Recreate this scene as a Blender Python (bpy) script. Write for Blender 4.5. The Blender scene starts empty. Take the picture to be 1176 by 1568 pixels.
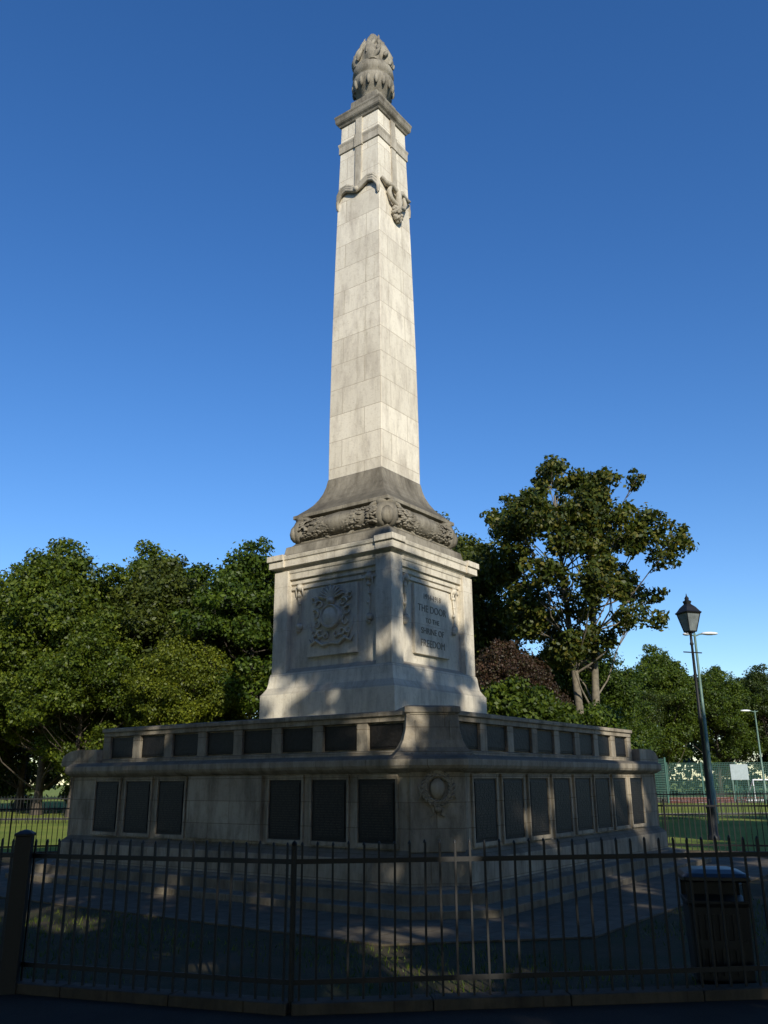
import bpy, bmesh, math, random
import numpy as np
from mathutils import Vector, Matrix
random.seed(5)
S=bpy.context.scene
S.view_settings.view_transform='Standard'
S.view_settings.look='None'
S.view_settings.exposure=0
R=math.radians
# ---------------------------------------------------------------- materials
def newmat(name):
    m=bpy.data.materials.new(name); m.use_nodes=True
    nt=m.node_tree; nt.nodes.clear()
    o=nt.nodes.new('ShaderNodeOutputMaterial')
    return m,nt,o
def N(nt,t,**kw):
    n=nt.nodes.new(t)
    for k,v in kw.items(): setattr(n,k,v)
    return n
def L(nt,a,b): nt.links.new(a,b)
def ramp(nt,src,stops):
    r=N(nt,'ShaderNodeValToRGB')
    e=r.color_ramp.elements
    while len(e)<len(stops): e.new(0.5)
    for i,(p,c) in enumerate(stops):
        e[i].position=p; e[i].color=(c[0],c[1],c[2],1) if len(c)>=3 else (c[0],)*3+(1,)
    L(nt,src,r.inputs[0]); return r.outputs[0]
def mix(nt,a,b,fac,mode='MIX'):
    m=N(nt,'ShaderNodeMix',data_type='RGBA',blend_type=mode)
    for sock,val in ((m.inputs[0],fac),(m.inputs[6],a),(m.inputs[7],b)):
        if hasattr(val,'links'): L(nt,val,sock)
        elif isinstance(val,(tuple,list)): sock.default_value=(val[0],val[1],val[2],1)
        else: sock.default_value=val
    return m.outputs[2]
def noise(nt,vec,scale,detail=4,rough=.55):
    n=N(nt,'ShaderNodeTexNoise'); n.inputs['Scale'].default_value=scale
    n.inputs['Detail'].default_value=detail; n.inputs['Roughness'].default_value=rough
    if vec is not None: L(nt,vec,n.inputs['Vector'])
    return n.outputs[0]
def simple(name,col,rough=.6,metal=0,var=.25,scale=8,bump=0.0):
    m,nt,o=newmat(name); p=N(nt,'ShaderNodeBsdfPrincipled')
    tc=N(nt,'ShaderNodeTexCoord')
    n=noise(nt,tc.outputs['Object'],scale)
    c=ramp(nt,n,[(.3,[x*(1-var) for x in col]),(.7,[min(1,x*(1+var)) for x in col])])
    L(nt,c,p.inputs['Base Color']); p.inputs['Roughness'].default_value=rough; p.inputs['Metallic'].default_value=metal
    if bump:
        b=N(nt,'ShaderNodeBump'); b.inputs['Strength'].default_value=bump; b.inputs['Distance'].default_value=.02
        L(nt,n,b.inputs['Height']); L(nt,b.outputs[0],p.inputs['Normal'])
    L(nt,p.outputs[0],o.inputs[0]); return m
def stone(name,c1,c2,dirt,dirtamt,bw=1.0,rh=.6,mortar=.007,off=.5,upd=.75,stk=.80):
    m,nt,o=newmat(name); p=N(nt,'ShaderNodeBsdfPrincipled')
    tc=N(nt,'ShaderNodeTexCoord')
    br=N(nt,'ShaderNodeTexBrick'); L(nt,tc.outputs['UV'],br.inputs['Vector'])
    br.offset=off
    br.inputs['Scale'].default_value=1
    br.inputs['Brick Width'].default_value=bw; br.inputs['Row Height'].default_value=rh
    br.inputs['Mortar Size'].default_value=mortar; br.inputs['Mortar Smooth'].default_value=.2
    br.inputs['Color1'].default_value=(*c1,1); br.inputs['Color2'].default_value=(*c2,1)
    br.inputs['Mortar'].default_value=(c1[0]*.55,c1[1]*.5,c1[2]*.44,1)
    mp=N(nt,'ShaderNodeMapping'); mp.inputs['Scale'].default_value=(1.9,1.9,.6); L(nt,tc.outputs['Object'],mp.inputs[0])
    st=noise(nt,mp.outputs[0],1.8,8,.68)
    sf=ramp(nt,st,[(.52-dirtamt*.14,(0,0,0)),(.80-dirtamt*.12,(1,1,1))])
    c=mix(nt,br.outputs[0],dirt,sf)
    mp2=N(nt,'ShaderNodeMapping'); mp2.inputs['Scale'].default_value=(5.5,5.5,.6); L(nt,tc.outputs['Object'],mp2.inputs[0])
    s2=noise(nt,mp2.outputs[0],1.6,7,.68)
    c=mix(nt,c,ramp(nt,s2,[(.30,(stk,stk*.985,stk*.95)),(.48,(1,1,1))]),1.0,'MULTIPLY')
    g=noise(nt,tc.outputs['Object'],14,6,.7)
    gr=ramp(nt,g,[(.3,(.84,.82,.78)),(.48,(1,1,1))])
    c=mix(nt,c,gr,1.0,'MULTIPLY')
    geo=N(nt,'ShaderNodeNewGeometry'); sx=N(nt,'ShaderNodeSeparateXYZ'); L(nt,geo.outputs['Normal'],sx.inputs[0])
    up=ramp(nt,sx.outputs[2],[(.2,(0,0,0)),(.75,(upd,upd,upd))])
    c=mix(nt,c,(dirt[0]*.5,dirt[1]*.5,dirt[2]*.48),up)
    L(nt,c,p.inputs['Base Color']); p.inputs['Roughness'].default_value=.85
    p.inputs['Specular IOR Level'].default_value=.25
    b=N(nt,'ShaderNodeBump'); b.inputs['Strength'].default_value=.45; b.inputs['Distance'].default_value=.014
    f=noise(nt,tc.outputs['Object'],28,5,.7)
    ad=N(nt,'ShaderNodeMath',operation='MULTIPLY_ADD'); L(nt,br.outputs['Fac'],ad.inputs[0]); ad.inputs[1].default_value=-1.2; L(nt,f,ad.inputs[2])
    L(nt,ad.outputs[0],b.inputs['Height']); L(nt,b.outputs[0],p.inputs['Normal'])
    L(nt,p.outputs[0],o.inputs[0]); return m
def leafmat(name,cols,trans=.3):
    m,nt,o=newmat(name)
    geo=N(nt,'ShaderNodeNewGeometry'); tc=N(nt,'ShaderNodeTexCoord')
    k=len(cols)
    c=ramp(nt,geo.outputs['Random Per Island'],[(i/(k-1),cols[i]) for i in range(k)])
    n=noise(nt,tc.outputs['Object'],.55,3)
    v=ramp(nt,n,[(.35,(.62,.66,.6)),(.65,(1.3,1.22,1.05))])
    c=mix(nt,c,v,1.0,'MULTIPLY')
    oi=N(nt,'ShaderNodeObjectInfo')
    ov=ramp(nt,oi.outputs['Random'],[(0,(.8,.9,.85)),(1,(1.35,1.18,.85))])
    c=mix(nt,c,ov,1.0,'MULTIPLY')
    p=N(nt,'ShaderNodeBsdfPrincipled'); L(nt,c,p.inputs['Base Color']); p.inputs['Roughness'].default_value=.5
    p.inputs['Specular IOR Level'].default_value=.3
    t=N(nt,'ShaderNodeBsdfTranslucent'); L(nt,mix(nt,c,(1.3,1.25,.6),1.0,'MULTIPLY'),t.inputs[0])
    ms=N(nt,'ShaderNodeMixShader'); ms.inputs[0].default_value=trans
    L(nt,p.outputs[0],ms.inputs[1]); L(nt,t.outputs[0],ms.inputs[2]); L(nt,ms.outputs[0],o.inputs[0]); return m
M_shaft=stone('pale_limestone',(.86,.79,.64),(.69,.63,.505),(.50,.44,.35),.4,1.05,.62,.007,.42,.75,.84)
M_ped=stone('pedestal_limestone',(.76,.695,.56),(.67,.61,.49),(.40,.355,.28),.5,1.5,.9,.003,.5)
M_trim=stone('weathered_limestone',(.36,.325,.255),(.30,.27,.21),(.12,.105,.08),.95,1.2,2.0,.004,.5)
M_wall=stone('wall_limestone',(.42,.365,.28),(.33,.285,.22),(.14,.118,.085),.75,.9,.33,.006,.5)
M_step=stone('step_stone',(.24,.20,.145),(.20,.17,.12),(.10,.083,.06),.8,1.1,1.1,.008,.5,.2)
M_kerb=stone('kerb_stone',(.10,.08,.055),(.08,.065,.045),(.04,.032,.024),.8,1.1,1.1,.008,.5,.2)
M_bronze=simple('dark_bronze',(.012,.010,.009),.55,.3,.5,22,.4)
M_letter=simple('letter_shadow',(.20,.175,.13),.9)  # dark grey stands in for the shadow inside cut letters
M_iron=simple('black_iron_paint',(.005,.005,.005),.55,0,.4,30)
M_green=simple('green_paint',(.10,.17,.13),.5)
M_cgreen=simple('court_fence_green',(.02,.09,.065),.6)
M_white=simple('white_paint',(.75,.76,.76),.5,0,.06)
M_sign=simple('sign_grey',(.30,.36,.36),.5,0,.1)
M_glass=simple('lantern_glass',(.16,.18,.18),.15,0,.3,5)
M_bark=simple('bark',(.07,.055,.04),.9,0,.4,6,.8)
M_barkl=simple('pale_bark',(.16,.135,.095),.9,0,.35,6,.8)
G=[(.026,.048,.007),(.046,.080,.009),(.074,.112,.012),(.112,.152,.018)]
M_leafA=leafmat('green_leaves',G)
M_leafB=leafmat('yellowish_leaves',[(.05,.075,.009),(.08,.11,.011),(.115,.145,.014),(.155,.18,.019)])
M_leafC=leafmat('plane_leaves',[(.022,.042,.009),(.045,.068,.012),(.075,.095,.016),(.13,.12,.025)])
M_leafR=leafmat('copper_leaves',[(.028,.018,.012),(.048,.026,.018),(.07,.036,.024),(.05,.05,.02)],.15)
M_leafD=leafmat('dark_leaves',[(.020,.035,.007),(.036,.056,.010),(.052,.078,.014),(.075,.10,.02)])
# ---------------------------------------------------------------- mesh builder
class MB:
    def __init__(s): s.v=[];s.f=[];s.m=[];s.s=[]
    def add(s,vs,fs,mat=0,smooth=False):
        b=len(s.v); s.v+= [tuple(v) for v in vs]
        for f in fs: s.f.append([b+i for i in f]); s.m.append(mat); s.s.append(smooth)
    def box(s,x0,x1,y0,y1,z0,z1,mat=0):
        v=[(x0,y0,z0),(x1,y0,z0),(x1,y1,z0),(x0,y1,z0),(x0,y0,z1),(x1,y0,z1),(x1,y1,z1),(x0,y1,z1)]
        s.add(v,[(0,3,2,1),(4,5,6,7),(0,1,5,4),(1,2,6,5),(2,3,7,6),(3,0,4,7)],mat)
    def obox(s,mtx,sx,sy,sz,mat=0):
        v=[mtx@Vector((a*sx/2,b*sy/2,c*sz/2)) for c in(-1,1) for a,b in((-1,-1),(1,-1),(1,1),(-1,1))]
        s.add(v,[(0,3,2,1),(4,5,6,7),(0,1,5,4),(1,2,6,5),(2,3,7,6),(3,0,4,7)],mat)
    def loft(s,rings,mat=0,smooth=False,caps=True):
        n=len(rings[0]); vs=[p for r in rings for p in r]; fs=[]
        for i in range(len(rings)-1):
            for j in range(n):
                k=(j+1)%n; fs.append((i*n+j,i*n+k,(i+1)*n+k,(i+1)*n+j))
        s.add(vs,fs,mat,smooth)
        if caps:
            s.add(rings[0],[tuple(reversed(range(n)))],mat); s.add(rings[-1],[tuple(range(n))],mat)
    def ell(s,c,r,mat=0,rot=None,seg=8,rg=6):
        rings=[]
        for i in range(rg+1):
            a=-math.pi/2+math.pi*i/rg; a=max(-1.52,min(1.52,a))
            ring=[]
            for j in range(seg):
                t=2*math.pi*j/seg
                p=Vector((r[0]*math.cos(a)*math.cos(t),r[1]*math.cos(a)*math.sin(t),r[2]*math.sin(a)))
                if rot is not None: p=rot@p
                ring.append(p+Vector(c))
            rings.append(ring)
        s.loft(rings,mat,True)
    def tube(s,pts,rad,mat=0,seg=7,smooth=True):
        pts=[Vector(p) for p in pts]; rings=[]
        for i,p in enumerate(pts):
            d=(pts[min(i+1,len(pts)-1)]-pts[max(i-1,0)]).normalized()
            a=Vector((0,0,1)) if abs(d.z)<.9 else Vector((0,1,0))
            if i==0: u=d.cross(a).normalized()
            else: u=(u-d*u.dot(d)).normalized()
            w=d.cross(u); r=rad[i] if isinstance(rad,(list,tuple)) else rad
            rings.append([p+(u*math.cos(2*math.pi*j/seg)+w*math.sin(2*math.pi*j/seg))*r for j in range(seg)])
        s.loft(rings,mat,smooth)
    def lathe(s,prof,c=(0,0),seg=16,mat=0,smooth=True):
        s.loft([[ (c[0]+r*math.cos(2*math.pi*j/seg),c[1]+r*math.sin(2*math.pi*j/seg),z) for j in range(seg)] for z,r in prof],mat,smooth)
    def build(s,name,mats,parent=None,bevel=0,loc=(0,0,0),rot=0):
        me=bpy.data.meshes.new(name); me.from_pydata(s.v,[],s.f)
        for m in mats: me.materials.append(m)
        me.polygons.foreach_set('material_index',s.m); me.polygons.foreach_set('use_smooth',s.s)
        bm=bmesh.new(); bm.from_mesh(me); bmesh.ops.remove_doubles(bm,verts=bm.verts,dist=.0003) if bevel else None
        bmesh.ops.recalc_face_normals(bm,faces=bm.faces)
        uv=bm.loops.layers.uv.new('UVMap')
        for f in bm.faces:
            n=f.normal; ax,ay,az=abs(n.x),abs(n.y),abs(n.z)
            for l in f.loops:
                c=l.vert.co
                l[uv].uv=(c.x+20,c.y+20) if az>ax and az>ay else ((c.y+20.3,c.z) if ax>ay else (c.x+20.3,c.z))
        bm.to_mesh(me); bm.free()
        ob=bpy.data.objects.new(name,me); S.collection.objects.link(ob); ob.location=loc; ob.rotation_euler[2]=rot
        if parent: ob.parent=parent
        if bevel:
            b=ob.modifiers.new('bevel','BEVEL'); b.width=bevel; b.segments=2; b.limit_method='ANGLE'; b.angle_limit=R(40)
        return ob
def empty(name,loc=(0,0,0),rot=0):
    e=bpy.data.objects.new(name,None); S.collection.objects.link(e); e.location=loc; e.rotation_euler[2]=rot; e.empty_display_size=.3; return e
def sq(h,z): return [(h,-h,z),(h,h,z),(-h,h,z),(-h,-h,z)]
def chsq(h,c,z): return [(h-c,-h,z),(h,-h+c,z),(h,h-c,z),(h-c,h,z),(-h+c,h,z),(-h,h-c,z),(-h,-h+c,z),(-h+c,-h,z)]
FACES=['L','Rt','B','W']
def onf(side,u,w,out):
    return {'L':(u,-out,w),'Rt':(out,u,w),'B':(-u,out,w),'W':(-out,-u,w)}[side]
def fbox(mb,side,u0,u1,w0,w1,o0,o1,mat=0):
    a=onf(side,u0,w0,o0); b=onf(side,u1,w1,o1)
    mb.box(min(a[0],b[0]),max(a[0],b[0]),min(a[1],b[1]),max(a[1],b[1]),w0,w1,mat)
# ---------------------------------------------------------------- memorial
CX,CY=-0.20,17.7
ROT=-36
mem=empty('war_memorial',(CX,CY,0),R(ROT))
D=.20
mb=MB()
mb.loft([chsq(h-D,c,z) for z,h,c in [(-.05,5.25,.75),(.12,5.25,.75),(.12,4.92,.68),(.26,4.92,.68),(.26,4.66,.62),(.30,4.64,.6)]],0)
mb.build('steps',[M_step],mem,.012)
mb=MB()
mb.loft([chsq(h-D,c,z) for z,h,c in [(.25,4.58,.58),(.60,4.58,.58),(.66,4.52,.575),(.72,4.46,.57),(1.70,4.46,.57),(1.72,4.52,.57),(1.76,4.58,.58),(1.80,4.60,.58),(1.88,4.60,.58),(1.92,4.54,.58),(1.94,4.42,.57)]],0)
def poly(x0,x1,y0,y1,c,z): return [(x1-c,y0,z),(x1,y0+c,z),(x1,y1,z),(x0,y1,z),(x0,y0,z)]
XA,YA=-3.18,3.10; A=4.28-D
mb.loft([poly(XA,A-.08,-A+.08,YA,.42,z) for z in(1.9,2.40)],0)
mb.loft([poly(XA-o,A+o,-A-o,YA+o,.45,z) for z,o in((2.40,0),(2.47,.0),(2.48,.03),(2.54,.03),(2.56,-.1))],0)
mb.loft([poly(XA-o,A+o,-A-o,YA+o,.45,z) for z,o in((1.92,.0),(2.0,0),(2.01,-.02))],0)
prof=[(1.9,.60,4.42),(1.96,.54,4.39),(2.04,.47,4.36),(2.14,.42,4.345),(2.28,.385,4.34),(2.5,.37,4.335),(2.51,.40,4.355),(2.59,.40,4.355),(2.61,.33,4.3)]
rings=[]
for z,w,h in prof:
    d=((h-D)*2-.56)/math.sqrt(2)+.03
    n=Vector((1,-1,0)).normalized(); t=Vector((1,1,0)).normalized()
    rings.append([tuple(n*dd+t*tt+Vector((0,0,z))) for dd,tt in((d,-w),(d,w),(d-.9,w),(d-.9,-w))])
mb.loft(rings,0)
E=4.44-D
cur=[(-E,1.9)]+[(-E+.45*(1-math.cos(a)),1.98+.20*math.sin(a)) for a in [i*math.pi/2/6 for i in range(7)]]+[(XA-.01,2.18),(XA-.01,1.9)]
mb.loft([[(u,y,z) for u,z in cur] for y in(-E+.04,-3.0)],0)
mb.loft([[(x,-u,z) for u,z in cur] for x in(E-.04,3.0)],0)
mb.loft([[(x,-u,z) for u,z in cur] for x in(-E+.04,-3.3)],0)
for k in range(4):
    a=R(-45+90*k); n=Vector((math.cos(a),math.sin(a),0)); t=Vector((-n.y,n.x,0))
    d=((4.46-D)*2-.57)/math.sqrt(2)
    rings=[[tuple(n*dd+t*tt+Vector((0,0,z))) for dd,tt in((d+o,-w),(d+o,w),(d-.3,w),(d-.3,-w))] for z,o,w in((.7,.05,.37),(1.74,.05,.37))]
    mb.loft(rings,0)
pm=MB(); UL0,UL1,UR0,UR1=-3.10,3.62,-3.62,3.02
O=4.40-D
def bays(side,u0,u1,n,blank=()):
    p=(u1-u0)/n
    for i in range(n+1):
        u=u0+i*p
        fbox(mb,side,u-.10,u+.10,2.005,2.402,4.15-D,4.265-D)
    for i in range(n):
        a=u0+i*p+.11; b=u0+(i+1)*p-.11
        fbox(pm,side,a,b,2.03,2.38,4.15-D,4.222-D)
        fbox(pm,side,a+.03,b-.03,2.06,2.35,4.2-D,4.232-D)
        if i in blank: continue
        fbox(pm,side,a-.01,b+.01,.80,1.62,O,O+.075)
        fbox(pm,side,a+.03,b-.03,.84,1.58,O,O+.087)
        for (x0,x1,z0,z1) in((a-.05,a-.012,.735,1.685),(b+.012,b+.05,.735,1.685)):
            fbox(mb,side,x0,x1,z0,z1,O,O+.10)
        fbox(mb,side,a-.0115,b+.0115,1.622,1.685,O,O+.099); fbox(mb,side,a-.0115,b+.0115,.735,.798,O,O+.099)
bays('L',UL0,UL1,8,(3,4)); bays('Rt',UR0,UR1,8)
bays('B',-3.1,3.1,8,(3,4)); bays('W',-3.6,3.0,8)
p=(UL1-UL0)/8; fbox(mb,'L',UL0+3*p+.03,UL0+5*p-.03,.76,1.69,O,O+.13)
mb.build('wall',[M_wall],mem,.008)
pm.build('name_panels',[M_bronze],mem,.004)
nm=MB()
random.seed(3)
for side,u0,u1,bl in(('L',UL0,UL1,(3,4)),('Rt',UR0,UR1,())):
    p=(u1-u0)/8
    for i in range(8):
        if i in bl: continue
        for r in range(20):
            z=1.535-r*.0345
            u=u0+i*p+.17
            while u<u0+(i+1)*p-.2:
                w=random.uniform(.03,.11); w=min(w,u0+(i+1)*p-.17-u); fbox(nm,side,u,u+w,z,z+.012,O+.08,O+.0905); u+=w+.022
nm.build('name_lettering',[simple('worn_bronze',(.03,.026,.02),.5,.4)],mem)
def wreath(mb,c,n,rad,th,leafs=44):
    n=Vector(n).normalized(); t=Vector((-n.y,n.x,0)).normalized(); up=n.cross(t); 
    if up.z<0: up=-up
    c=Vector(c); pts=[]
    for j in range(25):
        a=2*math.pi*j/24; pts.append(c+(t*math.cos(a)+up*math.sin(a))*rad)
    mb.tube(pts,th*.7,0)
    for j in range(leafs):
        a=2*math.pi*j/leafs; ro=rad+(th*.7)*(1 if j%2 else -1)*.9
        q=c+(t*math.cos(a)+up*math.sin(a))*ro+n*th*.5
        tang=(-t*math.sin(a)+up*math.cos(a)); rr=(t*math.cos(a)+up*math.sin(a))*(1 if j%2 else -1)
        d=(tang+rr*.5).normalized()
        m3=Matrix((d,n.cross(d),n)).transposed()
        mb.ell(q,(th*1.1,th*.42,th*.4),0,m3,6,4)
mb=MB()
nd=Vector((1,-1,0)).normalized(); td=Vector((1,1,0)).normalized(); dd=((4.46-D)*2-.57)/math.sqrt(2)+.07
c=nd*dd+Vector((0,0,1.50)); wreath(mb,c,nd,.19,.04)
m3=Matrix((td,nd,Vector((0,0,1)))).transposed()
mb.ell(c,(.11,.05,.14),0,m3,8,6)
mb.ell(c+Vector((0,0,.22)),(.07,.05,.05),0,m3)
for s_ in(-1,1):
    mb.tube([c+Vector((0,0,-.2)),c+td*s_*.07+Vector((0,0,-.27)),c+td*s_*.04+Vector((0,0,-.33)),c+td*s_*.10+Vector((0,0,-.36))],[.02,.02,.018,.008])
    mb.tube([c+td*s_*.19+Vector((0,0,.1)),c+td*s_*.25+Vector((0,0,.02)),c+td*s_*.22+Vector((0,0,-.08)),c+td*s_*.26+Vector((0,0,-.14))],[.015,.02,.018,.006])
mb.ell(c+Vector((0,0,-.26)),(.05,.04,.05),0,m3)
mb.build('corner_wreath',[M_wall],mem)
# pedestal
mb=MB()
mb.loft([sq(h,z) for z,h in [(2.5,1.64),(3.22,1.64),(3.26,1.61),(3.30,1.585),(3.36,1.55),(3.46,1.53),(3.60,1.515),(3.64,1.50),(3.68,1.45),(3.72,1.37),(3.74,1.35),(5.42,1.35),(5.44,1.385),(5.54,1.385),(5.55,1.42)]],0)
for sx in(-1,1):
    for sy in(-1,1):
        x0,x1=sorted((sx*1.485,sx*1.115)); y0,y1=sorted((sy*1.485,sy*1.115))
        mb.box(x0,x1,y0,y1,3.60,5.72)
for sd in FACES:
    fbox(mb,sd,-.62,.62,3.92,5.28,1.30,1.415)
    for a,b,z0,z1 in((-1.09,-.70,5.32,5.37),(.70,1.09,5.32,5.37),(-.698,.698,5.32,5.40)):
        fbox(mb,sd,a,b,z0,z1,1.3,1.39)
mb.build('pedestal',[M_ped],mem,.008)
mb=MB()
mb.loft([sq(h,z) for z,h in [(5.54,1.43),(5.66,1.435),(5.67,1.45),(5.74,1.46),(5.78,1.50),(5.80,1.54),(5.93,1.54),(5.95,1.56),(6.02,1.575)]],0)
for sx in(-1,1):
    for sy in(-1,1):
        x0,x1=sorted((sx*1.575,sx*1.17)); y0,y1=sorted((sy*1.575,sy*1.17))
        mb.box(x0,x1,y0,y1,5.79,5.945)
        x0,x1=sorted((sx*1.61,sx*1.17)); y0,y1=sorted((sy*1.61,sy*1.17))
        mb.box(x0,x1,y0,y1,5.94,6.06)
mb.build('cornice',[M_ped],mem,.008)
mb=MB()
mb.loft([sq(h,z) for z,h in [(6.0,1.56),(6.03,1.565),(6.07,1.38),(6.12,1.36),(6.28,1.33),(6.30,1.26),(6.36,1.2),(6.86,1.15),(6.90,1.24),(6.97,1.24),(7.0,1.18),(7.06,1.12),(7.14,1.03),(7.24,.94),(7.36,.865),(7.5,.80),(7.65,.755),(7.8,.728),(7.83,.718)]],0)
mb.build('obelisk_base',[M_trim],mem,.008)
mb=MB()
random.seed(31)
for sd in FACES:
    mb.tube([onf(sd,-1.0,6.6,1.08),onf(sd,-.5,6.62,1.10),onf(sd,0,6.63,1.11),onf(sd,.5,6.62,1.10),onf(sd,1.0,6.6,1.08)],[.2,.235,.25,.235,.2],0,16)
    nn=Vector(onf(sd,0,0,1)); tt=Vector(onf(sd,1,0,0)); U=Vector((0,0,1))
    for i in range(300):
        u=random.uniform(-1,1); a=R(random.uniform(-70,120)); rr=.232
        n=(nn*math.cos(a)+U*math.sin(a)); c=Vector(onf(sd,u,6.62,1.10))+n*rr
        side=(nn*-math.sin(a)+U*math.cos(a))
        d=tt*(1 if u<0 else -1)+n*.12+side*random.uniform(-.6,.6); d.normalize()
        m3=Matrix((d,n.cross(d).normalized(),n)).transposed()
        mb.ell(c,(.062,.030,.016),0,m3,6,4)
for k in range(4):
    a=R(-45+90*k); n=Vector((math.cos(a),math.sin(a),0)); t=Vector((-n.y,n.x,0)); U=Vector((0,0,1))
    m3=Matrix((t,n,U)).transposed(); base=n*1.56
    mb.ell(base+U*6.62,(.25,.2,.30),0,m3,12,8)
    mb.ell(base+n*.10+U*6.58,(.15,.16,.2),0,m3,10,6)
    mb.ell(n*1.5+U*6.88,(.22,.2,.15),0,m3,10,6)
    for s_ in(-1,1):
        pts=[]; 
        for i in range(22):
            th=i/21*R(500); r=.16*(1-i/21*.8)
            pts.append(base+t*s_*(.22+ math.cos(th)*r*.9)+n*(-.06)+U*(6.55+math.sin(th)*r)+n*(.10-.1*abs(math.cos(th))))
        mb.tube(pts,[.045-.001*i for i in range(22)],0,6)
        mb.tube([base+t*s_*.08+U*6.92,base+t*s_*.24+U*6.84-n*.1,base+t*s_*.42+U*6.66-n*.34,base+t*s_*.56+U*6.42-n*.46,base+t*s_*.70+U*6.33-n*.56],[.05,.065,.06,.05,.03],0,7)
mb.build('laurel_rolls_and_volutes',[M_trim],mem)
# obelisk shaft
prof=[(7.80,.716),(8.5,.716),(9.5,.710),(11,.692),(12.5,.667),(14,.638),(15.2,.612),(16.4,.582),(17.2,.566)]
def hz(z):
    for (a,ha),(b,hb) in zip(prof,prof[1:]):
        if a<=z<=b: return ha+(hb-ha)*(z-a)/(b-a)
    return prof[-1][1]
mb=MB()
mb.loft([sq(hz(z),z) for z in np.linspace(7.8,17.2,24)],0)
mb.build('obelisk_shaft',[M_shaft],mem,.012)
mb=MB()
mb.loft([sq(hz(16.4)+o,z) for z,o in((16.32,0.0),(16.34,.03),(16.52,.028),(16.58,.045),(16.62,.045),(16.64,-.05))],0)
for sd in FACES:
    w=.095
    for zs in((15.05,15.8,16.33),(16.60,17.19)):
        rings=[]
        for z in zs:
            o=hz(z)+.035; rings.append([onf(sd,-w,z,o-.1),onf(sd,w,z,o-.1),onf(sd,w,z,o),onf(sd,-w,z,o)])
        mb.loft(rings,0)
    fbox(mb,sd,-.12,.12,16.3,16.66,.5,.64)
M_band=stone('band_limestone',(.55,.50,.395),(.48,.43,.34),(.25,.215,.16),.85,1.2,2.0,.004,.5)
mb.build('obelisk_bands',[M_band],mem,.006)
mb=MB()
mb.loft([sq(h,z) for z,h in [(17.12,.56),(17.14,.60),(17.18,.62),(17.22,.66),(17.26,.68),(17.36,.685),(17.40,.70),(17.44,.70),(17.50,.55),(17.52,.40)]],0)
mb.build('obelisk_cap',[M_trim],mem,.006)
mb=MB()
for sd in('L','B'):
    o=hz(15)+.02
    for s_ in(-1,1):
        for q in range(3):
            dz=-.055*q
            mb.tube([onf(sd,0,15.02+dz*.6,o+.05),onf(sd,s_*.14,15.14+dz,o+.04),onf(sd,s_*.32,15.24+dz,o+.03),onf(sd,s_*.48,15.22+dz*1.3,o+.03),onf(sd,s_*.59,15.08+dz*1.6,o+.02),onf(sd,s_*.62,14.92+dz*2,o-.0)],[.03,.045,.05,.045,.04,.02],0,7)
        mb.tube([onf(sd,s_*.58,15.05,o),onf(sd,s_*.605,14.9,o),onf(sd,s_*.60,14.75,o),onf(sd,s_*.59,14.68,o)],[.04,.05,.045,.015],0,6)
    mb.ell(onf(sd,0,15.02,o+.05),(.08,.07,.08),0)
for sd in('Rt','W'):
    o=hz(14.8)+.02
    random.seed(9)
    for s_ in(-1,1):
        mb.tube([onf(sd,0,14.98,o+.08),onf(sd,s_*.2,15.08,o+.06),onf(sd,s_*.42,15.02,o+.05),onf(sd,s_*.58,15.12,o+.02)],[.06,.08,.07,.04],0,7)
        mb.tube([onf(sd,s_*.25,15.05,o+.05),onf(sd,s_*.33,14.85,o+.06),onf(sd,s_*.25,14.68,o+.07),onf(sd,0,14.6,o+.09)],[.05,.06,.06,.06],0,7)
    mb.tube([onf(sd,0,15.0,o+.1),onf(sd,0,14.7,o+.12),onf(sd,0,14.45,o+.1)],[.07,.09,.06],0,7)
    for i in range(40):
        a=random.uniform(0,6.28); b=random.uniform(-1,1)
        c=onf(sd,.17*math.cos(a)*math.sqrt(1-b*b),14.42+.2*b,o+.03+.11*abs(math.sin(a))*math.sqrt(1-b*b))
        mb.ell(c,(.05,.05,.05),0,None,6,4)
    mb.ell(onf(sd,0,14.42,o),(.15,.13,.19),0)
mb.build('festoons',[M_band],mem)
# flame urn
mb=MB()
mb.loft([sq(h,z) for z,h in((17.48,.46),(17.62,.46),(17.64,.42),(17.95,.40),(18.0,.36))],0)
mb.lathe([(17.9,.34),(18.05,.33),(18.12,.36),(18.2,.43),(18.32,.50),(18.45,.535),(18.56,.54),(18.60,.52),(18.63,.48),(18.66,.48),(18.70,.52),(18.80,.535),(18.92,.52),(18.97,.49),(19.02,.47),(19.10,.4)],(0,0),20)
for j in range(16):
    a=2*math.pi*j/16; mb.ell((.50*math.cos(a),.50*math.sin(a),18.38),(.06,.06,.16),0,None,6,5)
random.seed(12)
rg=[]
for i in range(15):
    z=18.98+i/14*1.28; t=i/14
    r=[.46,.48,.49,.48,.46,.43,.40,.36,.32,.28,.24,.19,.14,.08,.02][i]
    rg.append([(r*(1+.14*math.sin(5*a+3*t))*math.cos(a),r*(1+.14*math.sin(5*a+3*t))*math.sin(a),z) for a in [2*math.pi*j/36 for j in range(36)]])
mb.loft(rg,0,True)
for j in range(34):
    a=2*math.pi*j*.618; z=18.95+ (j/34)*.75; h=random.uniform(.35,.55); tw=random.uniform(.15,.5)
    pts=[];rs=[]
    for i in range(7):
        t=i/6; zz=z+h*t
        rr=.50-max(0,zz-19.25)*.42+(.05 if t>.8 else 0); aa=a+tw*t
        rr=max(rr,.04)
        pts.append((rr*math.cos(aa),rr*math.sin(aa),zz)); rs.append([.03,.055,.065,.055,.04,.022,.004][i])
    mb.tube(pts,rs,0,7)
mb.build('flame_urn',[M_trim],mem)
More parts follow.
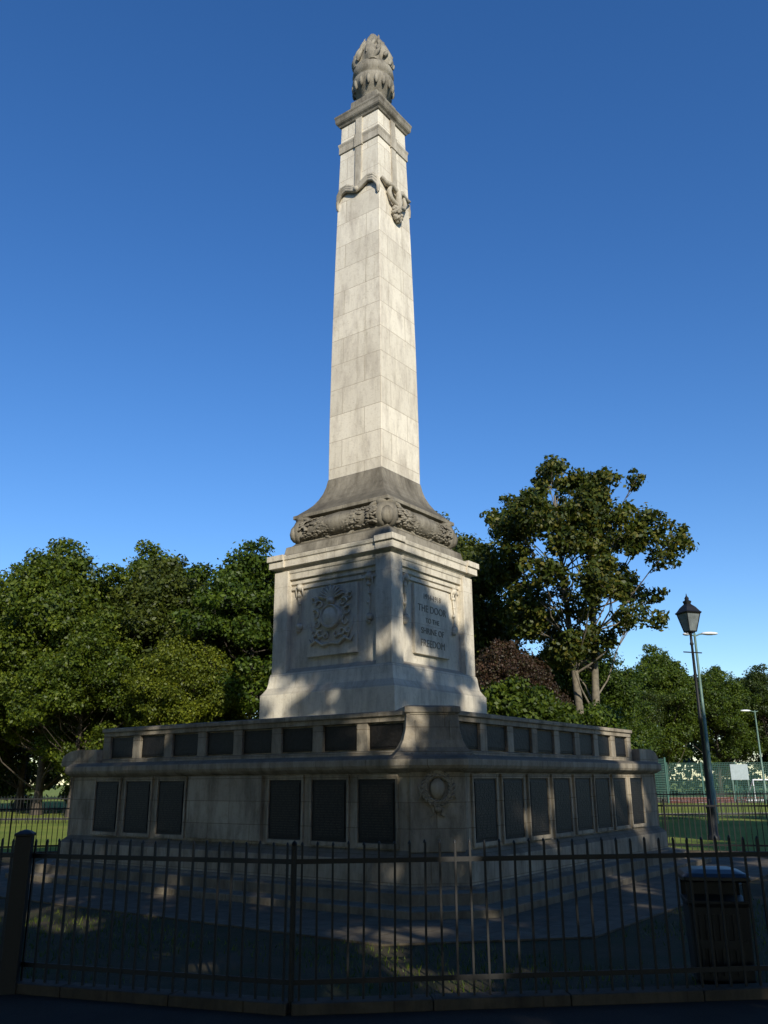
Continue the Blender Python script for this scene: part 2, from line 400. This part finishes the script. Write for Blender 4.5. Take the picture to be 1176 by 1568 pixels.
# pedestal relief : garlands, coat of arms
mb=MB()
for sd in FACES:
    for u in(-.88,.88):
        mb.tube([onf(sd,u,5.40,1.38),onf(sd,u-.02,5.15,1.38),onf(sd,u+.02,4.9,1.38),onf(sd,u,4.62,1.38)],[.03,.02,.022,.02],0,6)
        for q,(z,r) in enumerate(((5.36,.075),(5.2,.045),(5.02,.035),(4.84,.04),(4.56,.075),(4.50,.06))):
            mb.ell(onf(sd,u+.012*(-1)**q,z,1.38),(r,r,r*1.1),0)
        for s_ in(-1,1): mb.tube([onf(sd,u,5.4,1.38),onf(sd,u+s_*.08,5.33,1.39),onf(sd,u+s_*.09,5.2,1.38)],[.02,.025,.008],0,6)
for sd in('L','B'):
    o=1.43
    mb.loft([[onf(sd,.235*k*math.cos(2*math.pi*j/28),4.66+.235*k*math.sin(2*math.pi*j/28),oo) for j in range(28)] for k,oo in((1.05,o-.04),(1.03,o+.06),(.9,o+.08),(.86,o+.055),(.6,o+.085),(.2,o+.10))],0,True)
    mb.ell(onf(sd,0,4.97,o+.03),(.09,.08,.09),0)
    for i in range(9):
        a=R(90+(i-4)*15); l=.34+.012*(4-abs(i-4))
        mb.tube([onf(sd,0.02*(i-4),5.0,o+.01),onf(sd,math.cos(a)*l*.6,4.95+math.sin(a)*l*.6,o+.03),onf(sd,math.cos(a)*l,4.95+math.sin(a)*l*.85,o+.03),onf(sd,math.cos(a)*l*1.15,4.95+math.sin(a)*l*.8,o+.0)],[.015,.028,.032,.01],0,6)
    for s_ in(-1,1):
        for (cx,cz,r,st) in((.30,4.92,.10,0),(.40,4.74,.10,1),(.36,4.55,.10,2),(.43,4.38,.08,3),(.27,4.36,.08,4),(.46,5.02,.07,1),(.14,4.30,.07,2)):
            pts=[onf(sd,s_*(cx+r*(1-i/14*.75)*math.cos(st+i*.5)),cz+r*(1-i/14*.75)*math.sin(st+i*.5),o+.005+.008*math.sin(i)) for i in range(13)]
            mb.tube(pts,[.028-.0012*i for i in range(13)],0,6)
        mb.tube([onf(sd,0,4.15,o),onf(sd,s_*.2,4.12,o+.01),onf(sd,s_*.36,4.22,o+.02),onf(sd,s_*.50,4.16,o),onf(sd,s_*.56,4.26,o)],[.03,.04,.035,.035,.015],0,6)
        mb.tube([onf(sd,s_*.2,4.3,o),onf(sd,s_*.42,4.22,o+.01),onf(sd,s_*.52,4.45,o),onf(sd,s_*.54,4.62,o)],[.02,.025,.02,.008],0,6)
mb.build('coat_of_arms_and_garlands',[M_ped],mem)
for i,(tx,sz,z) in enumerate((('1914-1918',.15,5.02),('THE DOOR',.20,4.76),('TO THE',.14,4.55),('SHRINE OF',.17,4.33),('FREEDOM',.20,4.08))):
    cu=bpy.data.curves.new('inscription_line','FONT'); cu.body=tx; cu.size=sz; cu.align_x='CENTER'; cu.extrude=.005
    ob=bpy.data.objects.new('tmp',cu); S.collection.objects.link(ob); bpy.context.view_layer.update()
    me=bpy.data.meshes.new_from_object(ob.evaluated_get(bpy.context.evaluated_depsgraph_get())); bpy.data.objects.remove(ob)
    me.materials.clear(); me.materials.append(M_letter)
    ob=bpy.data.objects.new('inscription_line_%d'%(i+1),me); S.collection.objects.link(ob); ob.parent=mem
    ob.location=(1.416,0,z); ob.rotation_euler=(R(90),0,R(90))
# ---------------------------------------------------------------- ground
def sheet(name,pts,z,mat):
    me=bpy.data.meshes.new(name); me.from_pydata([(x,y,z) for x,y in pts],[],[list(range(len(pts)))]); me.materials.append(mat)
    ob=bpy.data.objects.new(name,me); S.collection.objects.link(ob); return ob
def groundmat(name,stops,sc,bump=.5,bsc=60,rough=.95):
    m,nt,o=newmat(name); p=N(nt,'ShaderNodeBsdfPrincipled'); tc=N(nt,'ShaderNodeTexCoord')
    a=noise(nt,tc.outputs['Object'],sc,8,.65); c=ramp(nt,a,stops)
    b2=noise(nt,tc.outputs['Object'],bsc,4,.7)
    c=mix(nt,c,ramp(nt,b2,[(.3,(.6,.6,.6)),(.7,(1.25,1.25,1.2))]),1.0,'MULTIPLY')
    L(nt,c,p.inputs['Base Color']); p.inputs['Roughness'].default_value=rough; p.inputs['Specular IOR Level'].default_value=.2
    b=N(nt,'ShaderNodeBump'); b.inputs['Strength'].default_value=bump; b.inputs['Distance'].default_value=.03
    L(nt,b2,b.inputs['Height']); L(nt,b.outputs[0],p.inputs['Normal']); L(nt,p.outputs[0],o.inputs[0]); return m
M_grass=groundmat('grass_ground',[(.3,(.12,.17,.028)),(.5,(.19,.23,.038)),(.7,(.26,.26,.06))],.35)
M_asph=groundmat('asphalt',[(.3,(.024,.021,.018)),(.7,(.04,.036,.03))],1.2,.3,90,.9)
M_path=groundmat('path',[(.3,(.20,.18,.15)),(.7,(.27,.245,.2))],.8,.3,50)
M_court=groundmat('court_surface',[(.3,(.20,.075,.045)),(.7,(.26,.10,.06))],.8,.2,50)
M_lawn=groundmat('brownish_lawn',[(.35,(.035,.042,.014)),(.5,(.05,.043,.022)),(.65,(.07,.055,.033))],1.1)  # brownish and dark, mostly soil showing through
M_pave=stone('paving_slabs',(.17,.14,.095),(.13,.108,.075),(.07,.055,.038),.8,.6,.6,.012,.5,.2)
gr=sheet('ground',[(-900,-900),(900,-900),(900,900),(-900,900)],0,M_grass)
front=[(-12,11.6),(-3.45,7.9),(-.7,7.0),(3.4,7.45),(12,8.4)]
sheet('pavement',[(-40,-30),(40,-30),(40,8.2),(12,8.3)]+front[::-1][1:-1]+[(-12,11.5),(-40,11.6)],.004,M_asph)
fp=[(-3.45,7.9),(-.7,7.0),(3.4,7.45),(9.5,8.1),(10.5,19.3),(6.3,20.6),(1,26),(-6.5,22),(-11,20.5),(-9.5,10.5)]
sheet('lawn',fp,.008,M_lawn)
mb=MB(); mb.loft([chsq(6.5,1.6,z) for z in(-.05,.03)],0); mb.build('paving',[M_pave],None,0,(CX,CY,0),R(ROT))
sheet('path',[(-80,40),(-12,41.5),(20,42),(80,40),(80,42.5),(20,44.5),(-12,44),(-80,42.5)],.006,M_path)
sheet('tennis_court',[(19.5,62),(60,62),(60,82),(19.5,82)],.006,M_court)
mb=MB()
for x in(22,30.2): mb.box(x,x+.08,63,81,.007,.012)
for y in(64,71,80): mb.box(22.1,30.1,y,y+.08,.007,.012)
mb.build('court_lines',[M_white])
mb=MB()
loop=fp+[fp[0]]
for a,b in zip(loop,loop[1:]):
    a=Vector((*a,0));b=Vector((*b,0)); d=(b-a); l=d.length; ang=math.atan2(d.y,d.x)
    k=max(1,int(l/.9))
    for i in range(k):
        c=a+d*((i+.5)/k)
        mb.obox(Matrix.Translation(c+Vector((0,0,.025)))@Matrix.Rotation(ang,4,'Z'),l/k-.008,.18,.11)
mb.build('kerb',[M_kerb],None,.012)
# railings
mb=MB()
H=1.14
def rail(a,b,posts):
    a=Vector((*a,0));b=Vector((*b,0)); d=b-a; l=d.length; ang=math.atan2(d.y,d.x); rz=Matrix.Rotation(ang,4,'Z')
    for z in(.20,1.02): mb.obox(Matrix.Translation((a+b)/2+Vector((0,0,z)))@rz,l,.010,.036)
    n=int(l/.115)
    for i in range(n):
        c=a+d*((i+.5)/n)
        hh=H+random.uniform(-.008,.008); tl=Matrix.Rotation(random.uniform(-.009,.009),4,'Y')
        mb.obox(Matrix.Translation(c+Vector((0,0,(hh+.08)/2)))@rz@tl,.016,.016,hh-.08)
        mb.lathe([(hh-.005,.012),(hh+.01,.009),(hh+.02,.002)],(c.x,c.y),6)
    k=max(1,round(l/posts))
    for i in range(k+1):
        c=a+d*(i/k)
        mb.obox(Matrix.Translation(c+Vector((0,0,.57)))@rz,.034,.034,1.12)
        mb.lathe([(1.13,.02),(1.145,.022),(1.16,.016),(1.17,.004)],(c.x,c.y),8)
for a,b in zip(loop,loop[1:]): rail(a,b,2.8)
mb.build('iron_railings',[M_iron])
mb=MB()
mb.box(-.065,.065,-.065,.065,0,1.18); mb.loft([sq(h,z) for z,h in((1.18,.075),(1.20,.075),(1.22,.04),(1.23,.01))],0)
mb.build('gate_post',[M_iron],None,.004,(-3.03,7.68,0),.2)
# ---------------------------------------------------------------- litter bin
b=empty('litter_bin',(2.75,7.85,0),R(-12))
mb=MB()
def rr(hx,hy,r,z,n=4):
    o=[]
    for cx,cy,a0 in((hx-r,hy-r,0),(-hx+r,hy-r,90),(-hx+r,-hy+r,180),(hx-r,-hy+r,270)):
        for i in range(n+1):
            a=R(a0+90*i/n); o.append((cx+r*math.cos(a),cy+r*math.sin(a),z))
    return o
mb.loft([rr(h,h,.04,z) for z,h in((.03,.21),(.06,.225),(.60,.24),(.63,.25),(.65,.25))],0)
mb.build('body',[M_iron],b,.004)
mb=MB()
for x in(-.22,.22):
    for y in(-.22,.22): mb.box(x-.02,x+.02,y-.02,y+.02,.6,.80)
mb.box(-.24,.24,.2,.235,.62,.80); mb.build('hood_posts',[M_iron],b)
mb=MB(); mb.loft([rr(h,h,.05,z) for z,h in((.79,.25),(.80,.27),(.83,.27),(.855,.24),(.88,.16),(.89,.05))],0); mb.build('lid',[simple('bin_lid_gloss',(.008,.008,.009),.38,0,.2)],b,.004)
mb=MB()
for i in range(7): mb.box(-.17+i*.052,-.15+i*.052,-.255,-.235,.1,.55)
mb.box(-.18,.19,-.262,-.24,.30,.36); mb.build('slats',[M_iron],b)
# ---------------------------------------------------------------- lamps
l=empty('street_lamp',(8.93,25,0),R(20))
mb=MB()
mb.lathe([(0,.17),(.1,.17),(.14,.13),(.8,.11),(.86,.13),(.92,.08),(1.3,.062),(3.2,.05),(3.24,.07),(3.3,.05),(5.3,.036),(5.34,.06),(5.4,.04),(5.62,.035),(5.66,.07),(5.7,.03)],(0,0),14)
mb.tube([(-.32,0,5.1),(.32,0,5.1)],.018); mb.build('column',[M_iron],l)
mb=MB(); mb.loft([sq(h,z) for z,h in((5.72,.12),(6.22,.225))],0); mb.build('lantern_glass',[M_glass],l)
mb=MB()
for sx in(-1,1):
    for sy in(-1,1): mb.tube([(sx*.125,sy*.125,5.71),(sx*.232,sy*.232,6.23)],.014,0,5)
mb.loft([sq(h,z) for z,h in((5.69,.13),(5.72,.135))],0)
mb.loft([sq(h,z) for z,h in((6.22,.25),(6.26,.27),(6.30,.23),(6.42,.16),(6.52,.07),(6.56,.08),(6.60,.09),(6.64,.04),(6.70,.045),(6.76,.015),(6.84,.004))],0)
for k in range(4):
    a=R(45+90*k); mb.tube([(.0,0,5.66),(.10*math.cos(a),.10*math.sin(a),5.66),(.17*math.cos(a),.17*math.sin(a),5.72)],.012,0,5)
mb.build('lantern_frame',[M_iron],l)
def modern(loc,h,rot,two=True):
    l=empty('park_floodlight',loc,rot); mb=MB()
    mb.lathe([(0,.10),(1.2,.10),(1.25,.07),(h,.045),(h+.12,.04),(h+.13,.01)],(0,0),12); 
    mb.tube([(0,0,h),(.2,0,h+.08),(.4,0,h+.1)],.03); mb.tube([(0,0,h),(-.15,0,h+.06),(-.22,0,h+.07)],.03)
    mb.build('column',[M_green],l)
    mb=MB(); mb.ell((.62,0,h+.11),(.36,.13,.07),0,None,12,8); mb.ell((-.32,0.02,h+.08),(.16,.12,.06),0,None,12,8) if two else None
    mb.build('lamp_heads',[M_white],l)
modern((12.3,34,0),7.0,R(5)); modern((25.2,60,0),5.9,R(180),False)
# ---------------------------------------------------------------- tennis court fence, sign, goal
mb=MB()
def cf(x0,y0,x1,y1,h=3.0):
    d=Vector((x1-x0,y1-y0,0)); l_=d.length; n=int(l_/3)
    for i in range(n+1):
        c=Vector((x0,y0,0))+d*(i/n); mb.box(c.x-.05,c.x+.05,c.y-.05,c.y+.05,0,h+.05)
    ang=math.atan2(d.y,d.x); mid=Vector(((x0+x1)/2,(y0+y1)/2,0))
    z=.1
    while z<=h: mb.obox(Matrix.Translation(mid+Vector((0,0,z)))@Matrix.Rotation(ang,4,'Z'),l_,.02,.035); z+=.16
    m=int(l_/.16)
    for i in range(m):
        c=Vector((x0,y0,h/2))+d*(i/m); mb.obox(Matrix.Translation(c)@Matrix.Rotation(ang,4,'Z'),.035,.02,h)
cf(19.5,82,60,82); cf(19.5,62.5,19.5,82); cf(24,62,60,62,1.1)
mb.build('tennis_court_fence',[M_cgreen])
sg=empty('notice_board',(26,66,0),0)
mb=MB(); mb.box(-.65,.65,-.03,.03,1.5,2.6); mb.build('panel',[M_sign],sg,.01)
mb=MB(); mb.box(-.6,-.52,-.02,.05,0,1.5); mb.box(.52,.6,-.02,.05,0,1.5); mb.build('legs',[M_green],sg)
gl=empty('goal_frame',(28.2,66,0),R(10))
mb=MB(); mb.tube([(-1.4,0,0),(-1.4,0,1.5),(1.4,0,1.5),(1.4,0,0)],.05,0,6); mb.tube([(-1.4,0,1.5),(-1.4,1.2,0)],.035,0,6); mb.tube([(1.4,0,1.5),(1.4,1.2,0)],.035,0,6); mb.tube([(-1.4,1.2,.05),(1.4,1.2,.05)],.035)
mb.build('frame',[M_white],gl)
mb=MB()
for (x0,x1,y) in((-60,-8,38),(9,60,38)):
    mb.box(x0,x1,y-.02,y+.02,.95,1.0); mb.box(x0,x1,y-.02,y+.02,.15,.2)
    x=x0
    while x<x1: mb.box(x-.012,x+.012,y-.01,y+.01,0,1.1); x+=.14
mb.build('field_railing',[M_iron])
# ---------------------------------------------------------------- trees
def leaves_np(rng,cent,rad,n,ls,flat=.8,shell=.45,out=.8):
    cent=np.array(cent);rad=np.array(rad); w=rad**2; w/=w.sum()
    idx=rng.choice(len(rad),n,p=w)
    d=rng.normal(size=(n,3)); d/=np.linalg.norm(d,axis=1)[:,None]
    rr_=(shell+(1-shell)*rng.random(n))**.7*(1+.15*rng.normal(size=n))
    pos=cent[idx]+d*(rad[idx]*rr_)[:,None]*np.array([1,1,flat])
    nr=d*out+rng.normal(size=(n,3))*.65+np.array([0,0,.25]); nr/=np.linalg.norm(nr,axis=1)[:,None]
    t=rng.normal(size=(n,3)); t-= (t*nr).sum(1)[:,None]*nr; t/=np.linalg.norm(t,axis=1)[:,None]
    b=np.cross(nr,t); s=ls*rng.uniform(.55,1.3,n)[:,None]
    v=np.stack([pos-t*s*.62,pos-b*s*.38+nr*s*.08,pos+t*s*.62,pos+b*s*.38+nr*s*.08],1).reshape(-1,3)
    return v
def tree_mesh(name,Hh,cr,z0,nl,ls,seed,npuff,mats,pr=.27,fork=1,lean=0,tr=.3,shell=.45,pw=.5,limbs=True,flat=.75,sub=3,lim=.32):
    rng=np.random.default_rng(seed); mb=MB()
    zc=(z0+Hh)/2; rz=(Hh-z0)/2
    cs=[];rs=[]
    for i in range(npuff):
        while True:
            p=rng.uniform(-1,1,3); q=np.linalg.norm(p)
            if q<=1 and q>pw*rng.random(): break
        tz=p[2]; wfac=1-.35*max(0,tz)-.15*max(0,-tz)
        r=cr*pr*rng.uniform(.6,1.25)
        c=np.array([p[0]*(cr-r*.7)*wfac,p[1]*(cr-r*.7)*wfac,zc+p[2]*(rz-r*.6)])
        cs.append(c);rs.append(r)
    for k in range(fork):
        off=(k-(fork-1)/2)
        top=Vector((off*cr*.35,0,z0+(Hh-z0)*.75)); pts=[];rad=[]
        for i in range(9):
            t=i/8; pts.append(Vector((off*.15+top.x*t+.12*math.sin(3*t+seed+k),.15*math.sin(4*t+seed),top.z*t))); rad.append(tr*(1-.82*t)*(1.35 if i==0 else 1))
        mb.tube(pts,rad,0,9)
        if limbs:
            for j,(c,r) in enumerate(zip(cs,rs)):
                if fork>1 and (j%fork)!=k: continue
                zt=max(z0*.7,min(top.z*.95,c[2]-abs(rng.normal())*cr*.25-np.hypot(c[0],c[1])*.45)); t=zt/top.z
                s=Vector((off*.15+top.x*t+.12*math.sin(3*t+seed+k),.15*math.sin(4*t+seed),zt)); e=Vector(c)
                mid=(s+e)/2+Vector((rng.normal()*.2,rng.normal()*.2,-.08*(e-s).length))
                r0=tr*lim*(1-.6*t)
                mb.tube([s,s.lerp(mid,.5)+Vector((0,0,-.05)),mid,mid.lerp(e,.5)+Vector((0,0,.08)),e],[r0,r0*.8,r0*.62,r0*.42,r0*.15],0,5)
                for q in range(3):
                    d=Vector(rng.normal(size=3)).normalized()*r*.8; mb.tube([mid.lerp(e,.6),e+d*.5,e+d],[r0*.3,r0*.2,r0*.06],0,4)
    c2=[];r2=[]
    for c,r in zip(cs,rs):
        c2.append(c);r2.append(r*.8)
        for q in range(sub):
            d=rng.normal(size=3); d/=np.linalg.norm(d); d[2]=d[2]*.7+.1
            c2.append(c+d*r*rng.uniform(.7,1.15)); r2.append(r*rng.uniform(.25,.5))
    lv=leaves_np(rng,c2,r2,nl,ls,flat,shell)
    nv=len(mb.v); nq=len(lv)//4
    me=bpy.data.meshes.new(name)
    allv=np.concatenate([np.array([tuple(v) for v in mb.v]),lv]) if nv else lv
    me.vertices.add(len(allv)); me.vertices.foreach_set('co',allv.astype(np.float32).ravel())
    tf=[len(f) for f in mb.f]; loops=[i for f in mb.f for i in f]
    li=np.concatenate([np.array(loops,dtype=np.int32),np.arange(nq*4,dtype=np.int32)+nv])
    tot=np.concatenate([np.array(tf,dtype=np.int32),np.full(nq,4,dtype=np.int32)]); st=np.concatenate([[0],np.cumsum(tot)[:-1]]).astype(np.int32)
    me.loops.add(len(li)); me.loops.foreach_set('vertex_index',li)
    me.polygons.add(len(tot)); me.polygons.foreach_set('loop_start',st)
    try: me.polygons.foreach_set('loop_total',tot)
    except Exception: pass
    mi=np.concatenate([np.zeros(len(tf),dtype=np.int32),np.ones(nq,dtype=np.int32)]); me.polygons.foreach_set('material_index',mi)
    for m in mats: me.materials.append(m)
    me.update(calc_edges=True); me.validate()
    return me
def put(name,me,x,y,s=1,rot=0,sz=None,leaf=None):
    ob=bpy.data.objects.new(name,me); S.collection.objects.link(ob); ob.location=(x,y,0); ob.scale=(s,s,sz or s); ob.rotation_euler[2]=rot
    if leaf:
        ob.material_slots[1].link='OBJECT'; ob.material_slots[1].material=leaf
    return ob
tA=tree_mesh('tree_a',15,6.2,1.6,85000,.185,1,68,[M_bark,M_leafA],tr=.22,lim=.26)
tB=tree_mesh('tree_b',15,6.4,1.6,85000,.185,2,62,[M_bark,M_leafA],tr=.24,lim=.26)
tC=tree_mesh('tree_c',17.0,5.1,5.8,42000,.18,11,72,[M_barkl,M_leafC],pr=.19,fork=2,tr=.24,shell=.3,pw=.9,sub=4)
# crowns of tight, well separated leaf clumps: clear gaps give dappled sunlight
tE=tree_mesh('tree_e',18,5.4,4.2,30000,.24,27,84,[M_bark,M_leafD],pr=.135,tr=.35,shell=.0,pw=.3,sub=1)
tG=tree_mesh('tree_g',18,5.6,3.0,30000,.38,22,72,[M_bark,M_leafD],pr=.27,tr=.35,shell=.1,pw=.3,sub=1)
tF=tree_mesh('bush_a',5,2.4,.0,40000,.12,31,36,[M_bark,M_leafB],pr=.34,tr=.1,limbs=False)
put('deciduous_tree',tA,-18.6,48,1.02,.4)
put('deciduous_tree',tB,-26.0,50,1.0,2.0)
put('deciduous_tree',tB,-12.6,50,1.0,1.0,None,M_leafD)
put('deciduous_tree',tA,-7.2,47,.99,3.9)
put('deciduous_tree',tB,-1.5,50,1.0,5.2)
put('deciduous_tree',tA,-33,48,1.0,5.0)
put('deciduous_tree',tA,-22.5,56,1.05,3.0,None,M_leafD)
put('deciduous_tree',tA,-15.5,55,1.13,2.0)
put('deciduous_tree',tA,-9,58,1.1,.5,None,M_leafD)
put('deciduous_tree',tB,-10.0,44,.62,.5,None,M_leafB)
put('deciduous_tree',tB,-15.6,45,.72,3.5)
put('deciduous_tree',tA,3.0,46,1.06,2.6,None,M_leafD)
put('plane_tree',tC,8.75,38,1.0,.35)
put('copper_beech_tree',tB,5.0,36,.45,1.0,.50,M_leafR)
put('shrub',tF,4.2,29,1.0,0,1.08,M_leafA); put('shrub',tF,6.6,29.6,.92,2,.92,M_leafA); put('shrub',tF,2.0,30,1.0,4,1.05,M_leafA)
put('deciduous_tree',tB,9.5,44,.62,.5)
for i,(x,y,s) in enumerate(((20,78,.78),(26,84,.95),(32,86,.85),(38,88,.85),(45,86,.95),(15,60,.62),(54,90,1.0),(12.5,52,.5))):
    put('deciduous_tree',tA if i%2 else tB,x,y,s,i*1.3,None,M_leafD if i%3==0 else None)
rng=np.random.default_rng(77); 
def belt():
    cs=[];rs=[]
    for x in np.arange(-110,120,2.6):
        h=rng.uniform(6.5,10.5)
        for k in range(5):
            cs.append([x+rng.normal()*1.5,100+rng.normal()*3,rng.uniform(.5,h-1.5)]); rs.append(rng.uniform(1.4,2.6))
    lv=leaves_np(rng,cs,rs,60000,.5); nq=len(lv)//4
    me=bpy.data.meshes.new('distant_trees'); me.from_pydata(lv.tolist(),[],np.arange(nq*4).reshape(-1,4).tolist()); me.materials.append(M_leafD)
    ob=bpy.data.objects.new('distant_trees',me); S.collection.objects.link(ob)
belt()
def hedge(name,x0,x1,y,h,n,mat,seed):
    rng=np.random.default_rng(seed); cs=[];rs=[]
    for x in np.arange(x0,x1,.8):
        for k in range(4): cs.append([x+rng.normal()*.4,y+rng.normal()*.6,rng.uniform(.2,h)]); rs.append(rng.uniform(.6,1.1))
    lv=leaves_np(rng,cs,rs,n,.25); nq=len(lv)//4
    me=bpy.data.meshes.new(name); me.from_pydata(lv.tolist(),[],np.arange(nq*4).reshape(-1,4).tolist()); me.materials.append(mat)
    ob=bpy.data.objects.new(name,me); S.collection.objects.link(ob)
hedge('hedge',-50,14,61,5.0,60000,M_leafD,5)
# trees behind the camera (cast the foreground shade); unseen extras added to block skylight
for x,y,s,r,sz in((5.4,-3.8,.95,0.6,.97),(-1.4,-4.0,.95,1.7,.88),(12.0,-4.5,1.0,3.1,.90),(1.8,-5,.9,5.1,.90),(9,-6,.9,2.1,.92)):
    put('lime_tree',tE,x,y,s,r,sz)
for x,y,s,r,sz in((1.5,-13,1.0,2.2,.77),(9.5,-13,1.0,.9,.77),(-6,-13,1,3.3,.77),(17,-14,1,1.3,.78),
                  (-10,-5,1.1,4.4,1.25),(-19,-6,1.2,1.4,1.3),(-13.5,5,.95,2,1.3),(-22,3,1.2,2,1.3),(-17,14,.9,3,1.2),(-25,12,1.2,1,1.2),  # side trees out of view, added to block sky light
                  (20,-9,1.1,1.1,1.3),(28,-10,1.3,1.2,1.4),(20,5,1.0,1,1.2),(29,2,1.3,3,1.3),
                  (0,-24,1.4,.2,1.0),(13,-26,1.4,1.2,1.0),(-13,-22,1.4,2,1.2),(26,-26,1.4,1,1.2)):  # rear row out of view, added to dim the low sky
    put('unseen_shade_tree',tG,x,y,s,r,sz)
rng=np.random.default_rng(8)
n=26000; xs=rng.uniform(-8,9,n); ys=rng.uniform(7.1,14,n)
c,s_=math.cos(R(-ROT)),math.sin(R(-ROT)); lx=(xs-CX)*c-(ys-CY)*s_; ly=(xs-CX)*s_+(ys-CY)*c
keep=((np.abs(lx)>6.55)|(np.abs(ly)>6.55)|(np.abs(lx)+np.abs(ly)>11.5)); 
keep&= ys>np.where(xs<-.7,7.0+(-.7-xs)*.3273,7.0+(xs+.7)*.11)+.12
keep&= (np.sin(xs*1.7+1)+np.sin(ys*2.3+xs)+rng.normal(size=n)*.5)>-.2
xs,ys=xs[keep],ys[keep]; n=len(xs); h=rng.uniform(.03,.08,n); a=rng.uniform(0,6.28,n)
dx,dy=np.cos(a)*.006,np.sin(a)*.006; lx_=rng.normal(size=n)*.02; ly_=rng.normal(size=n)*.02
v=np.stack([np.stack([xs-dx,ys-dy,np.zeros(n)],1),np.stack([xs+dx,ys+dy,np.zeros(n)],1),np.stack([xs+lx_,ys+ly_,h],1)],1).reshape(-1,3)
me=bpy.data.meshes.new('grass'); me.from_pydata(v.tolist(),[],np.arange(n*3).reshape(-1,3).tolist()); me.materials.append(M_leafA)
S.collection.objects.link(bpy.data.objects.new('grass',me))
# ---------------------------------------------------------------- light
EL=28; az=Vector((.28,-.96,0)).normalized()
sd=Vector((az.x*math.cos(R(EL)),az.y*math.cos(R(EL)),math.sin(R(EL))))
sun=bpy.data.lights.new('sun','SUN'); sun.energy=5; sun.angle=R(.5); sun.color=(1,.94,.82)
so=bpy.data.objects.new('sun',sun); S.collection.objects.link(so); so.rotation_euler=sd.to_track_quat('Z','Y').to_euler(); so.location=(10,-30,30)
w=bpy.data.worlds.new('World'); S.world=w; w.use_nodes=True; nt=w.node_tree; nt.nodes.clear()
sky=nt.nodes.new('ShaderNodeTexSky'); sky.sky_type='NISHITA'; sky.sun_disc=False; sky.sun_elevation=R(EL); sky.sun_rotation=math.atan2(az.x,az.y)
sky.air_density=1.0; sky.dust_density=.2; sky.ozone_density=3.2
hs=nt.nodes.new('ShaderNodeHueSaturation'); hs.inputs['Hue'].default_value=.509; hs.inputs['Saturation'].default_value=1.26; hs.inputs['Value'].default_value=1.6
bg=nt.nodes.new('ShaderNodeBackground'); bg.inputs[1].default_value=.10; wo=nt.nodes.new('ShaderNodeOutputWorld')
nt.links.new(sky.outputs[0],hs.inputs['Color']); nt.links.new(hs.outputs[0],bg.inputs[0]); nt.links.new(bg.outputs[0],wo.inputs[0])
# ---------------------------------------------------------------- camera
cam=bpy.data.cameras.new('camera'); co=bpy.data.objects.new('camera',cam); S.collection.objects.link(co)
cam.sensor_fit='VERTICAL'; cam.sensor_height=24; cam.lens=24*1314/1568; cam.clip_end=3000; cam.clip_start=.05
co.location=(0,0,1.6); co.rotation_euler=(Matrix.Rotation(R(90+17.4),3,'X')@Matrix.Rotation(R(-.4),3,'Z')).to_euler()
S.camera=co
